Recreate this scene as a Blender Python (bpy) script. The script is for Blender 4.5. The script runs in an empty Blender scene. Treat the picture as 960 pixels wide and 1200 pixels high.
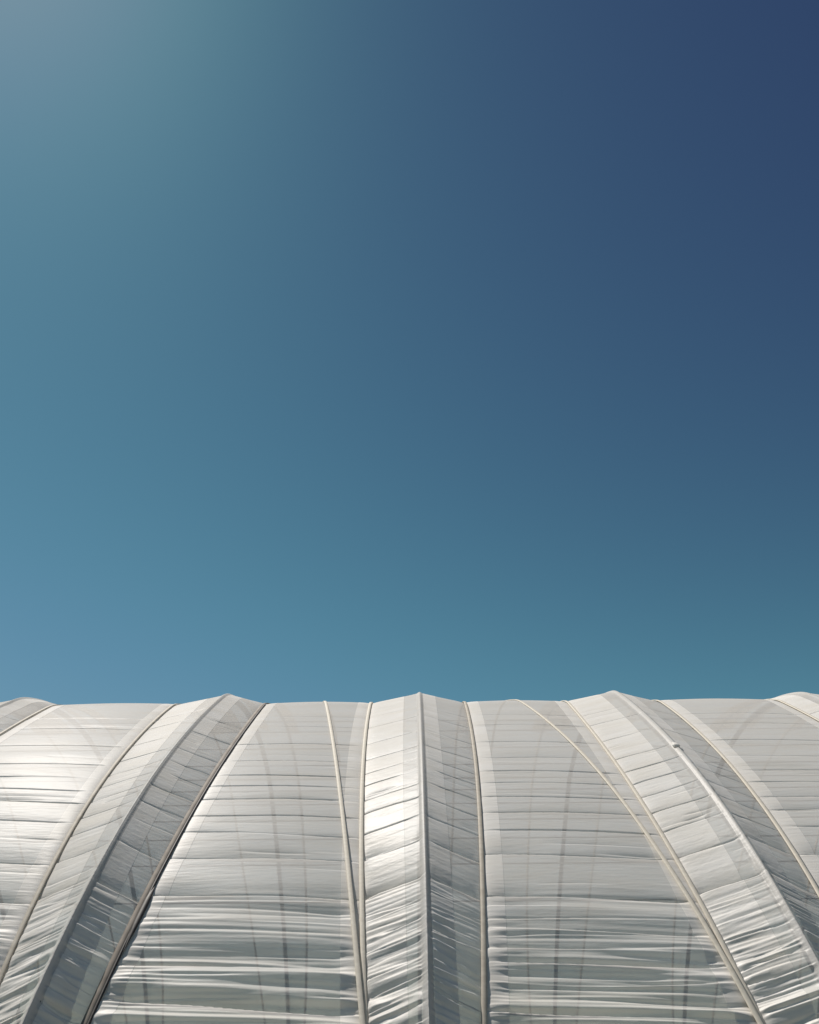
import bpy, math
import numpy as np
from mathutils import Matrix, Vector

# ------------------------------------------------------------------ camera, sky, sun, exposure
sc = bpy.context.scene
CAM_H = 1.70
PITCH, YAW, ROLL = math.radians(32.0), 0.0023, -0.0072
cam_d = bpy.data.cameras.new('camera')
cam = bpy.data.objects.new('camera', cam_d)
sc.collection.objects.link(cam)
sc.camera = cam
cam_d.sensor_fit = 'HORIZONTAL'
cam_d.sensor_width = 36.0
cam_d.lens = 36.0 * 1035 / 960
cam_d.clip_start, cam_d.clip_end = 0.05, 3000.0
fw_h = Vector((-math.sin(YAW), math.cos(YAW), 0))
fwd = fw_h * math.cos(PITCH) + Vector((0, 0, math.sin(PITCH)))
rgt = Vector((math.cos(YAW), math.sin(YAW), 0))
dwn = fwd.cross(rgt)
r2 = rgt * math.cos(ROLL) - dwn * math.sin(ROLL)
d2 = rgt * math.sin(ROLL) + dwn * math.cos(ROLL)
m = Matrix((r2, -d2, -fwd)).transposed().to_4x4()
m.translation = Vector((0, 0, CAM_H))
cam.matrix_world = m

SUN_EL, SUN_AZ = math.radians(61), math.radians(-48)      # azimuth from +Y, positive towards +X
w = bpy.data.worlds.new('World'); sc.world = w; w.use_nodes = True
wn = w.node_tree; wn.nodes.clear()
sky = wn.nodes.new('ShaderNodeTexSky'); sky.sky_type = 'NISHITA'; sky.sun_disc = False
sky.sun_elevation = SUN_EL; sky.sun_rotation = SUN_AZ
sky.altitude = 300; sky.air_density = 1.0; sky.dust_density = 0.24; sky.ozone_density = 3.0
# one even grade over the whole sky: the phone's deep teal-blue rendering
sp = wn.nodes.new('ShaderNodeSeparateColor'); cb = wn.nodes.new('ShaderNodeCombineColor')
wn.links.new(sky.outputs['Color'], sp.inputs[0])
SKY_S = 0.07
bw = wn.nodes.new('ShaderNodeRGBToBW'); wn.links.new(sky.outputs['Color'], bw.inputs[0])
for ch, (tint, l0, f0, l1, f1) in enumerate(((.85, .07, .46, .30, 1.08), (1.0, .07, .35, .215, 1.12), (.95, .07, .57, .24, .985))):
    a = wn.nodes.new('ShaderNodeMapRange'); a.clamp = True; a.interpolation_type = 'SMOOTHSTEP'
    for nm, v in zip(('From Min', 'From Max', 'To Min', 'To Max'), (l0 / SKY_S, l1 / SKY_S, f0 * tint, f1 * tint)): a.inputs[nm].default_value = v
    b = wn.nodes.new('ShaderNodeMath'); b.operation = 'MULTIPLY'
    wn.links.new(bw.outputs[0], a.inputs['Value']); wn.links.new(a.outputs['Result'], b.inputs[0])
    wn.links.new(sp.outputs[ch], b.inputs[1]); wn.links.new(b.outputs[0], cb.inputs[ch])
bg = wn.nodes.new('ShaderNodeBackground'); bg.inputs['Strength'].default_value = SKY_S
wo = wn.nodes.new('ShaderNodeOutputWorld')

wn.links.new(cb.outputs[0], bg.inputs['Color'])
wn.links.new(bg.outputs['Background'], wo.inputs['Surface'])

sun_d = bpy.data.lights.new('sun', 'SUN'); sun_d.energy = 4.95; sun_d.angle = math.radians(0.53)
sun_d.color = (1.0, 0.935, 0.865)
sun = bpy.data.objects.new('sun', sun_d); sc.collection.objects.link(sun)
sdir = Vector((math.cos(SUN_EL) * math.sin(SUN_AZ), math.cos(SUN_EL) * math.cos(SUN_AZ), math.sin(SUN_EL)))
sun.rotation_euler = sdir.to_track_quat('Z', 'Y').to_euler()
sun.location = sdir * 30

sc.view_settings.view_transform = 'Standard'; sc.view_settings.look = 'None'
sc.view_settings.exposure = 0.0; sc.view_settings.gamma = 1.0
sc.view_settings.use_curve_mapping = False
sc.cycles.max_bounces = 10; sc.cycles.transparent_max_bounces = 16
sc.cycles.transmission_bounces = 6; sc.cycles.diffuse_bounces = 5
sc.cycles.use_denoising = True

# ------------------------------------------------------------------ noise
rng = np.random.RandomState(11)
TAB = rng.rand(4096)
def _h(i, j):
    return TAB[(i * 1619 + j * 31337 + (i * j) % 977) % 4096]
def noise2(x, y, seed=0):
    x = np.asarray(x, float) + seed * 17.31; y = np.asarray(y, float) + seed * 7.77
    i = np.floor(x).astype(int); j = np.floor(y).astype(int)
    fx = x - i; fy = y - j
    fx = fx * fx * fx * (fx * (fx * 6 - 15) + 10); fy = fy * fy * fy * (fy * (fy * 6 - 15) + 10)
    a = _h(i, j) * (1 - fx) + _h(i + 1, j) * fx
    b = _h(i, j + 1) * (1 - fx) + _h(i + 1, j + 1) * fx
    return (a * (1 - fy) + b * fy) * 2 - 1
def sstep(a, b, x):
    k = np.clip((x - a) / (b - a), 0, 1); return k * k * (3 - 2 * k)

# ------------------------------------------------------------------ arch profile (t = metres along the arch from the ground)
L, X0 = 1.6, 0.046
TT = np.linspace(-0.6, 7.4, 3201)
SLD = 84.975 - 16.4754 * TT + 1.235 * TT ** 2 - 2.0 * np.clip(TT - 5.2546, 0, None) ** 2
SLD = SLD + (np.clip(18.5 - 14.5 * (TT - 6.15), -20, 19) - SLD) * sstep(5.90, 6.20, TT)      # shoulder, then the crown
SL = np.radians(SLD)
dT = TT[1] - TT[0]; mid = (SL[1:] + SL[:-1]) / 2
PY = np.concatenate([[0], np.cumsum(np.cos(mid) * dT)]); PZ = np.concatenate([[0], np.cumsum(np.sin(mid) * dT)])
i0 = np.argmin(abs(TT)); PY += 3.181 - PY[i0]; PZ += -1.8742 + CAM_H - PZ[i0]
TA = float(np.interp(0, -SL[TT > 3], TT[TT > 3]))          # apex
YA = float(np.interp(TA, TT, PY))
TG = 0.18                                                   # ground
def prof(t):
    t = np.asarray(t, float); far = t > TA
    tn = np.where(far, 2 * TA - t, t)
    y = np.interp(tn, TT, PY); z = np.interp(tn, TT, PZ); s = np.interp(tn, TT, SL)
    s = np.clip(s, 0, None)
    y = np.where(far, 2 * YA - y, y); ny = np.where(far, np.sin(s), -np.sin(s))
    return y, z, ny, np.cos(s)
def tn_(t): return np.where(t > TA, 2 * TA - t, t)
def hh(t): return 0.1786 - 0.016 * tn_(t)
def ww(t):
    k = np.clip(tn_(t), 0.9, 6.2); return -0.0006 + 0.1243 * k - 0.0101 * k * k
COR = {('r', -1): (-.0014, .0294), ('r', 0): (.0013, .0042), ('r', 1): (-.004, .040),
       ('a', -1): (-.0105, .0468), ('b', -1): (-.0062, -.0083), ('a', 0): (.0029, -.0266),
       ('b', 0): (-.0002, .0004), ('a', 1): (.0032, -.0254), ('b', 1): (-.0092, .0375),
       ('r', -2): (0, -.06), ('b', -2): (-.02, -.06), ('a', 2): (.01, .05)}
def line_x(kind, i, t):
    t = np.asarray(t, float)
    c = COR.get((kind, i))
    if c is None:
        c = (0.004 * math.sin(i * 2.3 + ord(kind)), 0.02 * math.sin(i * 5.1 + ord(kind)))
    base = {'r': 0 * t, 'a': -ww(t), 'b': ww(t)}[kind]
    return X0 + i * L + base + c[0] * np.clip(tn_(t), 1, 6) + c[1]

# ------------------------------------------------------------------ folds of the film
WIRES = [5.50, 5.21, 4.81, 4.485, 4.26, 4.09, 3.91, 3.72, 3.525, 3.29, 3.00]
WAMP = [.0025, .004, .004, .0045, .005, .004, .007, .007, .008, .011, .017]
def crease(d, ld, lu):
    up = np.exp(-np.clip(d, 0, None) / ld)
    dn = 1 - sstep(0, 1, np.clip(-d, 0, None) / lu)
    return -np.where(d > 0, up, dn)
def folds(kind, i, x, t, xl, xr):
    """outward displacement of the film in metres; kind: panel / left / right (flank of a ridge)"""
    u = (x - xl) / np.maximum(xr - xl, 1e-3)
    sd = {'panel': 0, 'left': 40, 'right': 80}[kind] + i * 7 + 200
    rs = np.random.RandomState(sd)
    out = np.zeros_like(x)
    tilt = {'panel': -0.055, 'left': 0.0, 'right': -0.01}[kind]
    low = sstep(3.15, 2.3, t)
    t1 = t[:, 0]
    def near(tc): return slice(int(np.searchsorted(t1, tc - .16)), int(np.searchsorted(t1, tc + .42)))
    # creases over the purlin wires
    for k, (tw, aw) in enumerate(zip(WIRES, WAMP)):
        off = rs.uniform(-.02, .02); ld = .030 + .02 * rs.rand() + (.02 if tw < 3.4 else 0)
        st = 1.1 if tw in (3.0, 3.29) else rs.uniform(.2, 1.1)
        sn = 1.0 if tw == 3.0 else rs.uniform(.3, 1.0)
        R = near(tw); U = u[R]
        n = noise2(U * 2.2, 0 * U + k * 3.7, sd)
        drift = .012 * noise2(U * 1.7, 0 * U + k * 5.1, sd + 3)
        if kind == 'panel': env = np.clip(.75 + .8 * n, .05, 1.6)
        elif kind == 'left': env = np.clip(1.25 - 1.0 * U + .5 * n, 0, 1.6) * 1.15
        else: env = np.clip(.25 + .75 * U + .5 * n, 0, 1.4)
        d = t[R] - (tw + off + tilt * (U - .35) + drift)
        out[R] += 1.25 * st * aw * env * crease(d, ld, .012) - .0115 * sn * np.clip(env, 0, 1.1) * np.exp(-(d / .0055) ** 2)
    # slack puckers between the wires
    for k in range(17):
        tp = rs.uniform(2.9, 5.4); A = rs.uniform(.0012, .0045) * (1.5 if tp < 4 else 1)
        l1, l2 = rs.uniform(.010, .03), rs.uniform(.006, .011)
        R = near(tp); U = u[R]
        env = np.clip(-.1 + 1.6 * noise2(U * 2.6 + k * 1.3, 0 * U + k * 2.9, sd + 12), 0, 1)
        d = t[R] - (tp + tilt * (U - .35) + .012 * noise2(U * 1.5, 0 * U + k * 4.3, sd + 13))
        out[R] += A * env * crease(d, l1, l2)
    # loose folds towards the foot of the arch
    tc = 3.02
    while tc > 0.3:
        if kind == 'panel':
            step, A, ld, lu = rs.uniform(.036, .09), rs.uniform(.013, .032), rs.uniform(.016, .040), rs.uniform(.007, .020)
        else:
            step, A, ld, lu = rs.uniform(.017, .042), rs.uniform(.005, .014), rs.uniform(.009, .020), rs.uniform(.005, .009)
        tc -= step
        r = float(sstep(3.15, 2.35, tc))
        ph = rs.uniform(0, 50); tk = rs.uniform(.3, 1.1)
        if tc < 0.35: continue
        R = near(tc); U = u[R]
        n = noise2(U * 2.0 + ph, 0 * U + tc * 9, sd + 9)
        env = np.clip(.55 + 1.0 * n, 0, 1.5)
        drift = (.020 if kind == 'panel' else .014) * noise2(U * 1.4 + ph, 0 * U + tc * 4, sd + 5)
        d = t[R] - (tc + tilt * (U - .35) * tk + drift)
        out[R] += A * (.25 + .75 * r) * env * crease(d, ld, lu)
    # small gathers beside the straps and along the ridge
    if kind == 'panel':
        e = np.exp(-(x - xl) / .13) + np.exp(-(xr - x) / .13)
    else:
        e = .55 + .5 * np.exp(-np.minimum(x - xl, xr - x) / .05)
    w1 = noise2(x * 5 + noise2(x * 2, t * 9, sd) * .5, t * 46 + x * 1.5, sd + 1)
    w2 = noise2(x * 8, t * 95 + x * 3, sd + 2)
    w3 = noise2(x * 2.2, t * 20, sd + 4)
    out += e * ((.0040 * low + .0007) * w1 + (.0016 * low + .00035) * w2)
    if kind == 'panel':
        tl = t + .05 * (u - .35)
        pin = .15 + .85 * sstep(0, .14, np.minimum(x - xl, xr - x))
        out = out * pin
        out += pin * low * 1.3 * (.015 * noise2(x * .5, tl * 11, sd + 7) + .011 * noise2(x * .8 + .3 * w3, tl * 23, sd + 8)
                             + .006 * noise2(x * 1.1, tl * 47, sd + 10) + .002 * noise2(x * 2.5, tl * 95, sd + 11))
    else:
        out += 1.3 * low * (.005 * noise2(x * 2.2, t * 17, sd + 7) + .007 * noise2(x * 2.6, t * 38, sd + 8) + .004 * noise2(x * 4, t * 75, sd + 10))
    out += .0045 * low * w3 + .002 * noise2(x * 1.3, t * 7, sd + 6)
    return out * sstep(TA + .3, TA - 1.2, t)
LIFT = {2: .72, -2: .8}
def ridge_shape(i, x, t):
    xr = line_x('r', i, t); xa = line_x('a', i, t); xb = line_x('b', i, t)
    s = x - xr
    a = np.where(s < 0, -s / np.maximum(xr - xa, .01), s / np.maximum(xb - xr, .01))
    a = np.clip(a, 0, 1)
    d = -hh(t) * (1 - LIFT.get(i, 1) * (1 - a - .16 * a * (1 - a)))
    q = np.clip(np.abs(s + .003) / .022, 0, 1)
    return d + .007 * (1 - q * q) - .003
def film_out(kind, i, x, t, xl, xr):
    if kind == 'panel':
        u = np.clip((x - xl) / np.maximum(xr - xl, 1e-3), 0, 1)
        edge = np.minimum(u, 1 - u) * (xr - xl)
        belly = .012 * np.sin(math.pi * u) - .010 * np.exp(-edge / .03)
        return -hh(t) + belly + folds(kind, i, x, t, xl, xr)
    s = ridge_shape(i, x, t)
    xrid = line_x('r', i, t)
    fl = np.zeros_like(x)
    for k, (lo, hi) in {'left': (xl, xrid), 'right': (xrid, xr)}.items():
        sel = (x <= xrid) if k == 'left' else (x > xrid)
        f = folds(k, i, x, t, lo, hi)
        fl = np.where(sel, f, fl)
    damp = sstep(.004, .045, np.abs(x - xrid)) * .92 + .08
    edge = np.minimum(x - xl, xr - x)
    damp = damp * (.25 + .75 * sstep(0, .05, np.minimum(x - xl, xr - x)))
    return s + fl * damp - .010 * np.exp(-edge / .03)

# ------------------------------------------------------------------ materials
def new_mat(name):
    mt = bpy.data.materials.new(name); mt.use_nodes = True
    nt = mt.node_tree; nt.nodes.clear(); return mt, nt, nt.nodes, nt.links
def film_mat(name, clear, dif, trn):
    mt, nt, N, K = new_mat(name)
    out = N.new('ShaderNodeOutputMaterial')
    tc = N.new('ShaderNodeTexCoord')
    mp = N.new('ShaderNodeMapping'); mp.inputs['Scale'].default_value = (1.2, 6, 6); K.new(tc.outputs['Object'], mp.inputs['Vector'])
    dirt = N.new('ShaderNodeTexNoise'); dirt.inputs['Scale'].default_value = 1.6; dirt.inputs['Detail'].default_value = 6
    K.new(mp.outputs['Vector'], dirt.inputs['Vector'])
    rp = N.new('ShaderNodeValToRGB')
    rp.color_ramp.elements[0].position = .3; rp.color_ramp.elements[0].color = (dif * .92, dif * .88, dif * .81, 1)
    rp.color_ramp.elements[1].position = .65; rp.color_ramp.elements[1].color = (dif, dif * .972, dif * .925, 1)
    K.new(dirt.outputs['Fac'], rp.inputs['Fac'])
    # fine crinkle of the sheet
    mp2 = N.new('ShaderNodeMapping'); mp2.inputs['Scale'].default_value = (9, 60, 60); K.new(tc.outputs['Object'], mp2.inputs['Vector'])
    fine = N.new('ShaderNodeTexNoise'); fine.inputs['Scale'].default_value = 1.0; fine.inputs['Detail'].default_value = 4
    K.new(mp2.outputs['Vector'], fine.inputs['Vector'])
    bp = N.new('ShaderNodeBump'); bp.inputs['Strength'].default_value = .25; bp.inputs['Distance'].default_value = .006
    K.new(fine.outputs['Fac'], bp.inputs['Height'])
    d = N.new('ShaderNodeBsdfDiffuse'); K.new(rp.outputs['Color'], d.inputs['Color']); K.new(bp.outputs['Normal'], d.inputs['Normal'])
    t = N.new('ShaderNodeBsdfTranslucent'); K.new(rp.outputs['Color'], t.inputs['Color']); K.new(bp.outputs['Normal'], t.inputs['Normal'])
    m1 = N.new('ShaderNodeMixShader'); m1.inputs['Fac'].default_value = trn
    K.new(d.outputs[0], m1.inputs[1]); K.new(t.outputs[0], m1.inputs[2])
    tr = N.new('ShaderNodeBsdfTransparent'); tr.inputs['Color'].default_value = (.95, .95, .94, 1)
    m2 = N.new('ShaderNodeMixShader')
    cr = N.new('ShaderNodeMapRange'); cr.inputs['To Min'].default_value = clear * .65; cr.inputs['To Max'].default_value = clear * 1.3
    K.new(dirt.outputs['Fac'], cr.inputs['Value']); K.new(cr.outputs['Result'], m2.inputs['Fac'])
    K.new(m1.outputs[0], m2.inputs[1]); K.new(tr.outputs[0], m2.inputs[2])
    g = N.new('ShaderNodeBsdfGlossy'); g.inputs['Roughness'].default_value = .42; K.new(bp.outputs['Normal'], g.inputs['Normal'])
    m3 = N.new('ShaderNodeMixShader'); m3.inputs['Fac'].default_value = .026
    K.new(m2.outputs[0], m3.inputs[1]); K.new(g.outputs[0], m3.inputs[2])
    K.new(m3.outputs[0], out.inputs['Surface'])
    return mt
def solid_mat(name, c1, c2, rough, metal=0.0, scale=30.0, stretch=(1, 1, 1), bump=.2, dist=.003):
    mt, nt, N, K = new_mat(name)
    out = N.new('ShaderNodeOutputMaterial'); p = N.new('ShaderNodeBsdfPrincipled')
    tc = N.new('ShaderNodeTexCoord'); mp = N.new('ShaderNodeMapping'); mp.inputs['Scale'].default_value = stretch
    K.new(tc.outputs['Object'], mp.inputs['Vector'])
    n = N.new('ShaderNodeTexNoise'); n.inputs['Scale'].default_value = scale; n.inputs['Detail'].default_value = 6
    K.new(mp.outputs['Vector'], n.inputs['Vector'])
    rp = N.new('ShaderNodeValToRGB'); rp.color_ramp.elements[0].position = .3; rp.color_ramp.elements[1].position = .7
    rp.color_ramp.elements[0].color = (*c1, 1); rp.color_ramp.elements[1].color = (*c2, 1)
    K.new(n.outputs['Fac'], rp.inputs['Fac']); K.new(rp.outputs['Color'], p.inputs['Base Color'])
    b = N.new('ShaderNodeBump'); b.inputs['Strength'].default_value = bump; b.inputs['Distance'].default_value = dist
    K.new(n.outputs['Fac'], b.inputs['Height']); K.new(b.outputs['Normal'], p.inputs['Normal'])
    p.inputs['Roughness'].default_value = rough; p.inputs['Metallic'].default_value = metal
    K.new(p.outputs[0], out.inputs['Surface']); return mt
M_FILM = film_mat('polythene_film', .28, .86, .23)
M_LAP = film_mat('polythene_film_lap', .07, .91, .22)
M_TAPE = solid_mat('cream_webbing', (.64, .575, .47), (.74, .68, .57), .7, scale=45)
M_TAPE_SHADED = solid_mat('shaded_webbing', (.16, .13, .10), (.30, .255, .205), .75, scale=14)  # backlit shade on the tape, put into a brown colour
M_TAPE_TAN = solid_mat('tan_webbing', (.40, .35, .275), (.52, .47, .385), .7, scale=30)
M_DARK = solid_mat('gap_shade_dark', (.03, .027, .024), (.06, .052, .045), .6, scale=40)  # near-black colour for the painted shade of the strap gap
M_STEEL = solid_mat('galvanised_steel', (.05, .05, .052), (.11, .11, .112), .5, metal=.5, scale=18)
M_SOIL = solid_mat('ground_soil', (.07, .047, .027), (.125, .088, .054), .95, scale=.9, bump=.6, dist=.05)

# ------------------------------------------------------------------ geometry helpers
COL = sc.collection
def link(name, verts, faces, mat, parent=None, smooth=True):
    me = bpy.data.meshes.new(name)
    v = np.asarray(verts, np.float32); f = np.asarray(faces, np.int32)
    me.vertices.add(len(v)); me.vertices.foreach_set('co', v.ravel())
    k = f.shape[1]
    me.loops.add(f.size); me.loops.foreach_set('vertex_index', f.ravel())
    me.polygons.add(len(f)); me.polygons.foreach_set('loop_start', np.arange(0, f.size, k, dtype=np.int32))
    me.polygons.foreach_set('use_smooth', np.full(len(f), smooth))
    me.update(calc_edges=True); me.validate()
    me.materials.append(mat)
    o = bpy.data.objects.new(name, me); COL.objects.link(o)
    if parent is not None: o.parent = parent
    return o
def grid_faces(r, c, wrap=False):
    a = np.arange(r * c).reshape(r, c)
    if wrap: a = np.concatenate([a, a[:, :1]], 1)
    return np.stack([a[:-1, :-1], a[:-1, 1:], a[1:, 1:], a[1:, :-1]], -1).reshape(-1, 4)
def place(x, t, d):
    y, z, ny, nz = prof(t)
    return np.stack([x, y + ny * d, z + nz * d], -1)
def sheet(name, kind, i, fl, fr, us, ts, parent, mat, off=0.0, span=None):
    """film between x = fl(t) and fr(t); span = full (left, right) limits used for the fold pattern"""
    t = np.repeat(np.asarray(ts)[:, None], len(us), 1)
    xl, xr = fl(t), fr(t)
    x = xl + (xr - xl) * np.asarray(us)[None, :]
    sl, sr = (xl, xr) if span is None else (span[0](t), span[1](t))
    d = film_out(kind, i, x, t, sl, sr) + off
    return link(name, place(x, t, d).reshape(-1, 3), grid_faces(*t.shape), mat, parent)
def t_rows(res):
    if res == 'hi':
        a = np.concatenate([np.arange(TG, 2.15, .009), np.arange(2.15, 5.3, .0042), np.arange(5.3, 5.6, .008), np.arange(5.6, TA, .02)])
    else:
        a = np.concatenate([np.arange(TG, 1.7, .04), np.arange(1.7, 5.6, .02), np.arange(5.6, TA, .04)])
    far = np.linspace(TA, 2 * TA - TG, 90)
    return np.concatenate([a, far])
def near_rows(res):
    a = t_rows(res); return a[a < TA + .25]
def swept(name, xf, ts, off, sec, parent, mat, taper=None):
    """sweep a closed section (pairs across, out) along an arch line x = xf(t) at film level + off"""
    ts = np.asarray(ts, float); x = xf(ts); d = off(ts)
    y, z, ny, nz = prof(ts)
    P = np.stack([x, y + ny * d, z + nz * d], -1)
    tan = np.gradient(P, axis=0); tan /= np.linalg.norm(tan, axis=1)[:, None]
    nor = np.stack([0 * y, ny, nz], -1)
    nor -= tan * (nor * tan).sum(1)[:, None]; nor /= np.linalg.norm(nor, axis=1)[:, None]
    acr = np.cross(nor, tan)
    if taper is not None:
        k = np.clip(taper(ts), .05, 1)[:, None]; acr = acr * k; nor = nor * k
    s = np.asarray(sec)
    V = P[:, None, :] + acr[:, None, :] * s[None, :, :1] + nor[:, None, :] * s[None, :, 1:]
    return link(name, V.reshape(-1, 3), grid_faces(len(ts), len(s), True)[:, ::-1], mat, parent)
def tape_sec(wd, th):
    w_, b = wd / 2, th * .4
    return [(-w_, 0), (-w_, th - b), (-w_ + b, th), (w_ - b, th), (w_, th - b), (w_, 0), (w_ - b, -b), (-w_ + b, -b)]
def round_sec(r, n=10):
    return [(r * math.cos(2 * math.pi * k / n), r * math.sin(2 * math.pi * k / n)) for k in range(n)]

# ------------------------------------------------------------------ ground
n = 60
gx = np.sign(np.linspace(-1, 1, n)) * np.abs(np.linspace(-1, 1, n)) ** 3 * 1200
GX, GY = np.meshgrid(gx, gx + 5, indexing='xy')
gz = np.zeros_like(GX)
ground = link('ground', np.stack([GX, GY, gz], -1).reshape(-1, 3), grid_faces(n, n), M_SOIL)
ground['kind'] = 'structure'

# ------------------------------------------------------------------ polytunnel
tun = bpy.data.objects.new('polytunnel', None); COL.objects.link(tun)
tun['label'] = 'long white plastic film polytunnel with raised hoop ridges and cream hold-down straps'
tun['category'] = 'polytunnel'
NR = 5
FULL = np.concatenate([np.arange(TG, 5.6, .05), np.linspace(5.6, 2 * TA - 5.6, 70), np.arange(2 * TA - 5.6 + .05, 2 * TA - TG, .08)])
def rowset(i): return 'hi' if abs(i) <= 2 else 'lo'
u_ridge = lambda k: np.unique(np.concatenate([np.linspace(0, 1, k), np.linspace(.40, .60, max(5, k // 2))]))
X_END = (NR + .5) * L
for i in range(-NR, NR + 1):
    res = rowset(i); hi = res == 'hi'
    fa = lambda t, i=i: line_x('a', i, t); fb = lambda t, i=i: line_x('b', i, t); fr_ = lambda t, i=i: line_x('r', i, t)
    # tented film over the hoop
    sheet('ridge_cover', 'ridge', i, fa, fb, u_ridge(70 if hi else 24), t_rows(res), tun, M_FILM)
    # flat film to the next ridge (and to the ends)
    if i < NR:
        fn = lambda t, i=i: line_x('a', i + 1, t)
        hp = hi or rowset(i + 1) == 'hi'
        sheet('film_panel', 'panel', i, fb, fn, np.linspace(0, 1, 62 if hp else 24), t_rows('hi' if hp else 'lo'), tun, M_FILM)
        if hp:
            rr = near_rows('hi')
            sheet('film_lap', 'panel', i, fb, lambda t, f=fb: f(t) + .105, np.linspace(0, 1, 10), rr, tun, M_LAP, .001, (fb, fn))
            sheet('film_lap', 'panel', i, lambda t, f=fn: f(t) - .10, fn, np.linspace(0, 1, 9), rr, tun, M_LAP, .001, (fb, fn))
    else:
        sheet('film_panel', 'panel', i, fb, lambda t: X_END + 0 * t, np.linspace(0, 1, 14), t_rows('lo'), tun, M_FILM)
    if i == -NR:
        sheet('film_panel', 'panel', i - 1, lambda t: -X_END + 0 * t, fa, np.linspace(0, 1, 14), t_rows('lo'), tun, M_FILM)
    if hi:
        rr = near_rows('hi')
        sheet('film_lap', 'ridge', i, lambda t, f=fr_: f(t) + .026, lambda t, f=fr_, g=fb: f(t) + np.minimum(.125, (g(t) - f(t)) * .7), np.linspace(0, 1, 14), rr, tun, M_LAP, .001, (fa, fb))
        sheet('film_lap', 'ridge', i, fa, lambda t, f=fr_, g=fa: g(t) + (f(t) - g(t)) * .68, np.linspace(0, 1, 22), rr, tun, M_LAP, .001, (fa, fb))
    # hoop pipe under the ridge
    swept('hoop', fr_, FULL[::2], lambda t, i=i: -hh(t) * (1 - LIFT.get(i, 1)) - .040, round_sec(.024), tun, M_STEEL)
    # hold-down straps either side of the ridge
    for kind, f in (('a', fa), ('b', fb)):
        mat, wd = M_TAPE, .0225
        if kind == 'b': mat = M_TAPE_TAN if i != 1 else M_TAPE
        if (kind, i) == ('b', -1): mat, wd = M_TAPE_SHADED, .026
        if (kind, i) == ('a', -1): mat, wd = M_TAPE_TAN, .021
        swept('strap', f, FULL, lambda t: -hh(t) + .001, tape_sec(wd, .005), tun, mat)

# slanting ropes that run from mid-panel down to the strap
def poly_x(pts):
    p = np.array(sorted(pts)); c = np.polyfit(p[:, 0], p[:, 1], 3)
    return lambda t: np.polyval(c, np.clip(t, 2.0, 6.4)) + 0 * t
for pts in ([(6.13, -.726), (4.81, -.546), (3.9, -.418), (3.32, -.346), (2.82, -.286), (2.49, -.242), (2.29, -.213)],
            [(5.94, .88), (5.54, .947), (4.77, 1.07), (3.93, 1.175), (3.46, 1.243), (2.96, 1.302), (2.55, 1.345), (2.28, 1.385)]):
    swept('slanting_strap', poly_x(pts), np.arange(2.05, TA + 1.0, .05), lambda t: -hh(t) + .0135, tape_sec(.0225, .005), tun, M_TAPE)

# dark strips added to paint the shade in the gap beside the shade-coloured strap
swept('gap_shade_strip', lambda t: line_x('b', -1, t) + .018, np.arange(1.7, 6.0, .03), lambda t: -hh(t) + .001, round_sec(.007, 8), tun, M_DARK)
swept('gap_shade_strip', lambda t: line_x('b', -1, t) + .026, np.arange(2.62, 3.10, .02), lambda t: -hh(t) + .003, tape_sec(.026, .012), tun, M_DARK, lambda t: np.minimum(sstep(2.62, 2.85, t), sstep(3.10, 2.98, t)))

# purlin wires under the film
for tw in WIRES:
    y, z, ny, nz = prof(np.array([tw])); d = -float(hh(np.array([tw]))[0]) - .03
    yy, zz = float(y[0] + ny[0] * d), float(z[0] + nz[0] * d)
    xs = np.linspace(-X_END + .02, X_END - .02, 12)
    s = np.array(round_sec(.004, 6))
    V = np.zeros((len(xs), len(s), 3)); V[..., 0] = xs[:, None]; V[..., 1] = yy + s[None, :, 0]; V[..., 2] = zz + s[None, :, 1]
    link('purlin_wire', V.reshape(-1, 3), grid_faces(len(xs), len(s), True), M_STEEL, tun)

# knot of cord tied round one ridge
def knot(i, t0):
    y, z, ny, nz = [float(v[0]) for v in prof(np.array([t0]))]
    cx = float(line_x('r', i, np.array([t0]))[0])
    N_ = Vector((0, ny, nz)); A = Vector((1, 0, 0)); Tn = N_.cross(A)
    C = Vector((cx - .004, y, z)) + N_ * .002
    V = []; a, b = 22, 14
    for p in range(a):
        ph = math.pi * (p + .5) / a
        for q in range(b):
            th = 2 * math.pi * q / b
            k = 1 + .22 * math.sin(3 * ph + 1.0) + .12 * math.sin(2 * th + 5 * ph)
            V.append(C + Tn * (.040 * math.cos(ph)) + (A * (.024 * math.cos(th)) + N_ * (.013 * math.sin(th))) * (math.sin(ph) * k))
    link('cord_knot', [tuple(v) for v in V], grid_faces(a, b, True), M_LAP, tun)
knot(1, 4.42)

# end walls of film with two posts each
te = np.linspace(TG, 2 * TA - TG, 80)
for sx in (-1, 1):
    y, z, ny, nz = prof(te); d = -hh(te) - .012
    top = np.stack([0 * y + sx * (X_END - .02), y + ny * d, z + nz * d], -1)
    rows = [top * [1, 1, 1] * np.array([1, 1, k]) for k in np.linspace(0.002, 1, 14)]
    link('end_wall', np.concatenate(rows), grid_faces(14, len(te)), M_FILM, tun)
